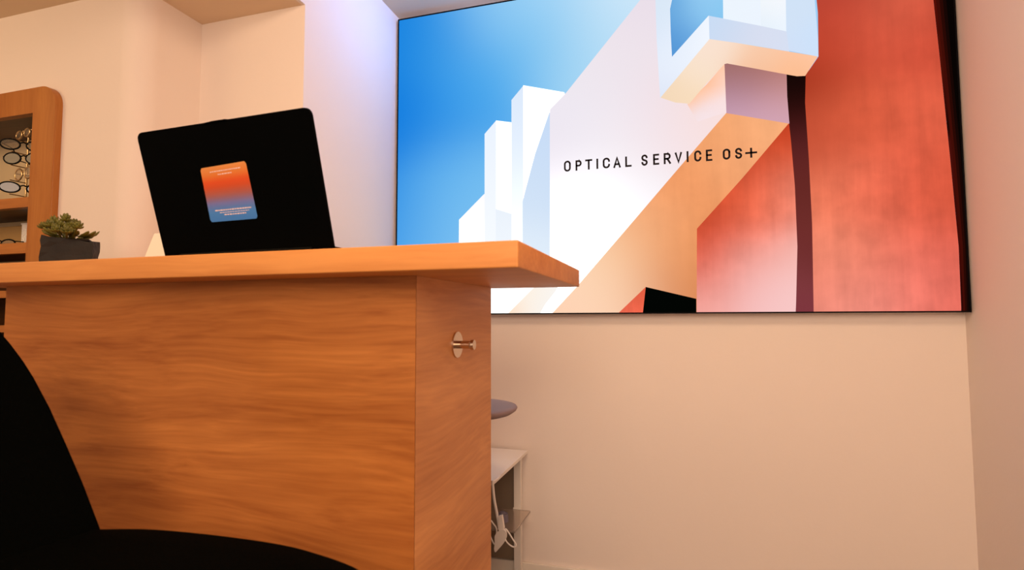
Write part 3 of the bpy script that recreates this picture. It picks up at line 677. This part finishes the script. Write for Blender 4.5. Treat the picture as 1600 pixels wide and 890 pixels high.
def print_mat():
    m = bpy.data.materials.new('backlit_print'); m.use_nodes = True; nt = m.node_tree; N = nt.nodes; L = nt.links
    b = N['Principled BSDF']; at_ = N.new('ShaderNodeAttribute'); at_.attribute_name = 'print'
    tc = N.new('ShaderNodeTexCoord'); mp = N.new('ShaderNodeMapping'); mp.inputs['Scale'].default_value = (22, 1, 2.2); L.new(tc.outputs['Object'], mp.inputs[0])
    n = N.new('ShaderNodeTexNoise'); n.inputs['Scale'].default_value = 1; n.inputs['Detail'].default_value = 5; n.inputs['Roughness'].default_value = .6; L.new(mp.outputs[0], n.inputs['Vector'])
    n2 = N.new('ShaderNodeTexNoise'); n2.inputs['Scale'].default_value = 14; n2.inputs['Detail'].default_value = 6; L.new(tc.outputs['Object'], n2.inputs['Vector'])
    ad = N.new('ShaderNodeMath'); ad.operation = 'ADD'; L.new(n.outputs['Fac'], ad.inputs[0]); L.new(n2.outputs['Fac'], ad.inputs[1])
    # stucco streaks belong to the red and orange walls of the print: weight by how red the field is
    sp_ = N.new('ShaderNodeSeparateColor'); L.new(at_.outputs['Color'], sp_.inputs[0])
    df = N.new('ShaderNodeMath'); df.operation = 'SUBTRACT'; L.new(sp_.outputs[0], df.inputs[0]); L.new(sp_.outputs[1], df.inputs[1])
    r = N.new('ShaderNodeMapRange'); r.inputs['From Min'].default_value = .7; r.inputs['From Max'].default_value = 1.3; r.inputs['To Min'].default_value = -.16; r.inputs['To Max'].default_value = .16; L.new(ad.outputs[0], r.inputs['Value'])
    wr = N.new('ShaderNodeMapRange'); wr.inputs['From Min'].default_value = .42; wr.inputs['From Max'].default_value = .62; L.new(df.outputs[0], wr.inputs['Value'])
    mu = N.new('ShaderNodeMath'); mu.operation = 'MULTIPLY'; L.new(r.outputs[0], mu.inputs[0]); L.new(wr.outputs[0], mu.inputs[1])
    pl_ = N.new('ShaderNodeMath'); pl_.operation = 'ADD'; pl_.inputs[1].default_value = 1; L.new(mu.outputs[0], pl_.inputs[0])
    vs = N.new('ShaderNodeVectorMath'); vs.operation = 'SCALE'; L.new(at_.outputs['Color'], vs.inputs[0]); L.new(pl_.outputs[0], vs.inputs['Scale'])
    b.inputs['Base Color'].default_value = (0, 0, 0, 1); b.inputs['Roughness'].default_value = .9; b.inputs['Specular IOR Level'].default_value = 0
    L.new(vs.outputs[0], b.inputs['Emission Color']); b.inputs['Emission Strength'].default_value = 1.05
    return m
obj('printed_fabric', pm, print_mat(), lb)

# lettering, stroke by stroke --------------------------------------
def arc2(cx_, cy_, rx, ry, a0, a1, n=10):
    return [(cx_+rx*math.cos(math.radians(a0+(a1-a0)*k/n)), cy_+ry*math.sin(math.radians(a0+(a1-a0)*k/n))) for k in range(n+1)]
G = {
 'O': [arc2(.5, .72, .5, .28, 0, 180)+arc2(.5, .28, .5, .28, 180, 360)+[(1, .72)]],
 'P': [[(0, 0), (0, 1), (.55, 1)]+arc2(.55, .735, .45, .265, 90, -90)+[(0, .47)]],
 'T': [[(0, 1), (1, 1)], [(.5, 1), (.5, 0)]],
 'I': [[(.5, 0), (.5, 1)]],
 'C': [arc2(.5, .72, .5, .28, 0, 180)+arc2(.5, .28, .5, .28, 180, 360)],
 'A': [[(0, 0), (.5, 1), (1, 0)], [(.17, .3), (.83, .3)]],
 'L': [[(0, 1), (0, 0), (1, 0)]],
 'S': [arc2(.5, .75, .48, .25, 10, 180)[:11]+[(.06, .66), (.2, .55), (.5, .49), (.8, .43), (.95, .33)]+arc2(.5, .26, .48, .26, 0, -172)],
 'E': [[(1, 1), (0, 1), (0, 0), (1, 0)], [(0, .52), (.88, .52)]],
 'R': [[(0, 0), (0, 1), (.55, 1)]+arc2(.55, .735, .42, .265, 90, -90)+[(0, .47)], [(.5, .47), (1, 0)]],
 'V': [[(0, 1), (.5, 0), (1, 1)]],
 '+': [[(0, .5), (1, .5)], [(.5, 0), (.5, 1)]],
}
def ribbon(bm, pts, w, M4):
    P_ = [Vector(p) for p in pts]; L_, R_ = [], []
    P_[0] = P_[0]+(P_[0]-P_[1]).normalized()*w/2; P_[-1] = P_[-1]+(P_[-1]-P_[-2]).normalized()*w/2
    for i, p in enumerate(P_):
        d0 = (p-P_[i-1]).normalized() if i else None; d1 = (P_[i+1]-p).normalized() if i < len(P_)-1 else None
        d0 = d0 or d1; d1 = d1 or d0; n0 = Vector((-d0.y, d0.x)); n1 = Vector((-d1.y, d1.x)); n = (n0+n1)
        n = n.normalized() if n.length > 1e-6 else n0; k = min(1/max(n.dot(n0), .25), 2.2)
        L_.append(p+n*w/2*k); R_.append(p-n*w/2*k)
    prev = None
    for l, r in zip(L_, R_):
        v = [bm.verts.new(M4 @ Vector((q.x, q.y, z))) for q in (l, r) for z in (0, .0006)]
        if prev:
            a_, b_ = prev, v
            for q in ((0, 1, 5, 4), (2, 6, 7, 3), (1, 3, 7, 5), (0, 4, 6, 2)):
                al = a_+b_; bm.faces.new([al[t] for t in q])
        else: bm.faces.new([v[t] for t in (0, 2, 3, 1)])
        prev = v
    bm.faces.new([prev[t] for t in (0, 1, 3, 2)])
ll = [('O', 100, 150, 240, 320), ('P', 185, 230, 236, 312), ('T', 256, 308, 230, 305), ('I', 340, 350, 225, 300), ('C', 385, 438, 218, 296), ('A', 463, 517, 213, 292), ('L', 550, 597, 208, 285),
      ('S', 668, 716, 195, 277), ('E', 755, 800, 190, 270), ('R', 833, 886, 183, 264), ('V', 915, 968, 178, 256), ('I', 1003, 1014, 170, 250), ('C', 1057, 1110, 165, 246), ('E', 1143, 1190, 158, 242),
      ('O', 1267, 1323, 152, 232), ('S', 1357, 1410, 146, 226), ('+', 1432, 1520, 145, 218)]
bm = bmesh.new(); LY = BY-.0004; count = 0
M4 = frame4(Vector((0, LY, 0)), Vector((1, 0, 0)), Vector((0, 0, 1)), Vector((0, -1, 0)))
sw = .0066
for ch, x0, x1, y0, y1 in ll:
    xm, ym = 860+(x0+x1)/2/4.706, 200+(y0+y1)/2/4.706
    c = at(xm, ym, BY); wpx = (x1-x0)/4.706; hpx = (y1-y0)/4.706
    pm_ = (at(xm+1, ym, BY).x-at(xm, ym, BY).x); ph_ = (at(xm, ym-1, BY).z-at(xm, ym, BY).z)
    ww, hh = wpx*pm_-sw, hpx*ph_-sw*1.0
    if ch != '+': c.z -= 0
    for s in G[ch]:
        ribbon(bm, [(c.x+(u-.5)*ww, c.z+(v-.5)*hh) for u, v in s], sw, M4)
    count += 1
    if count in (7, 14, 17): obj('lettering', bm, M['ink'], lb); bm = bmesh.new()
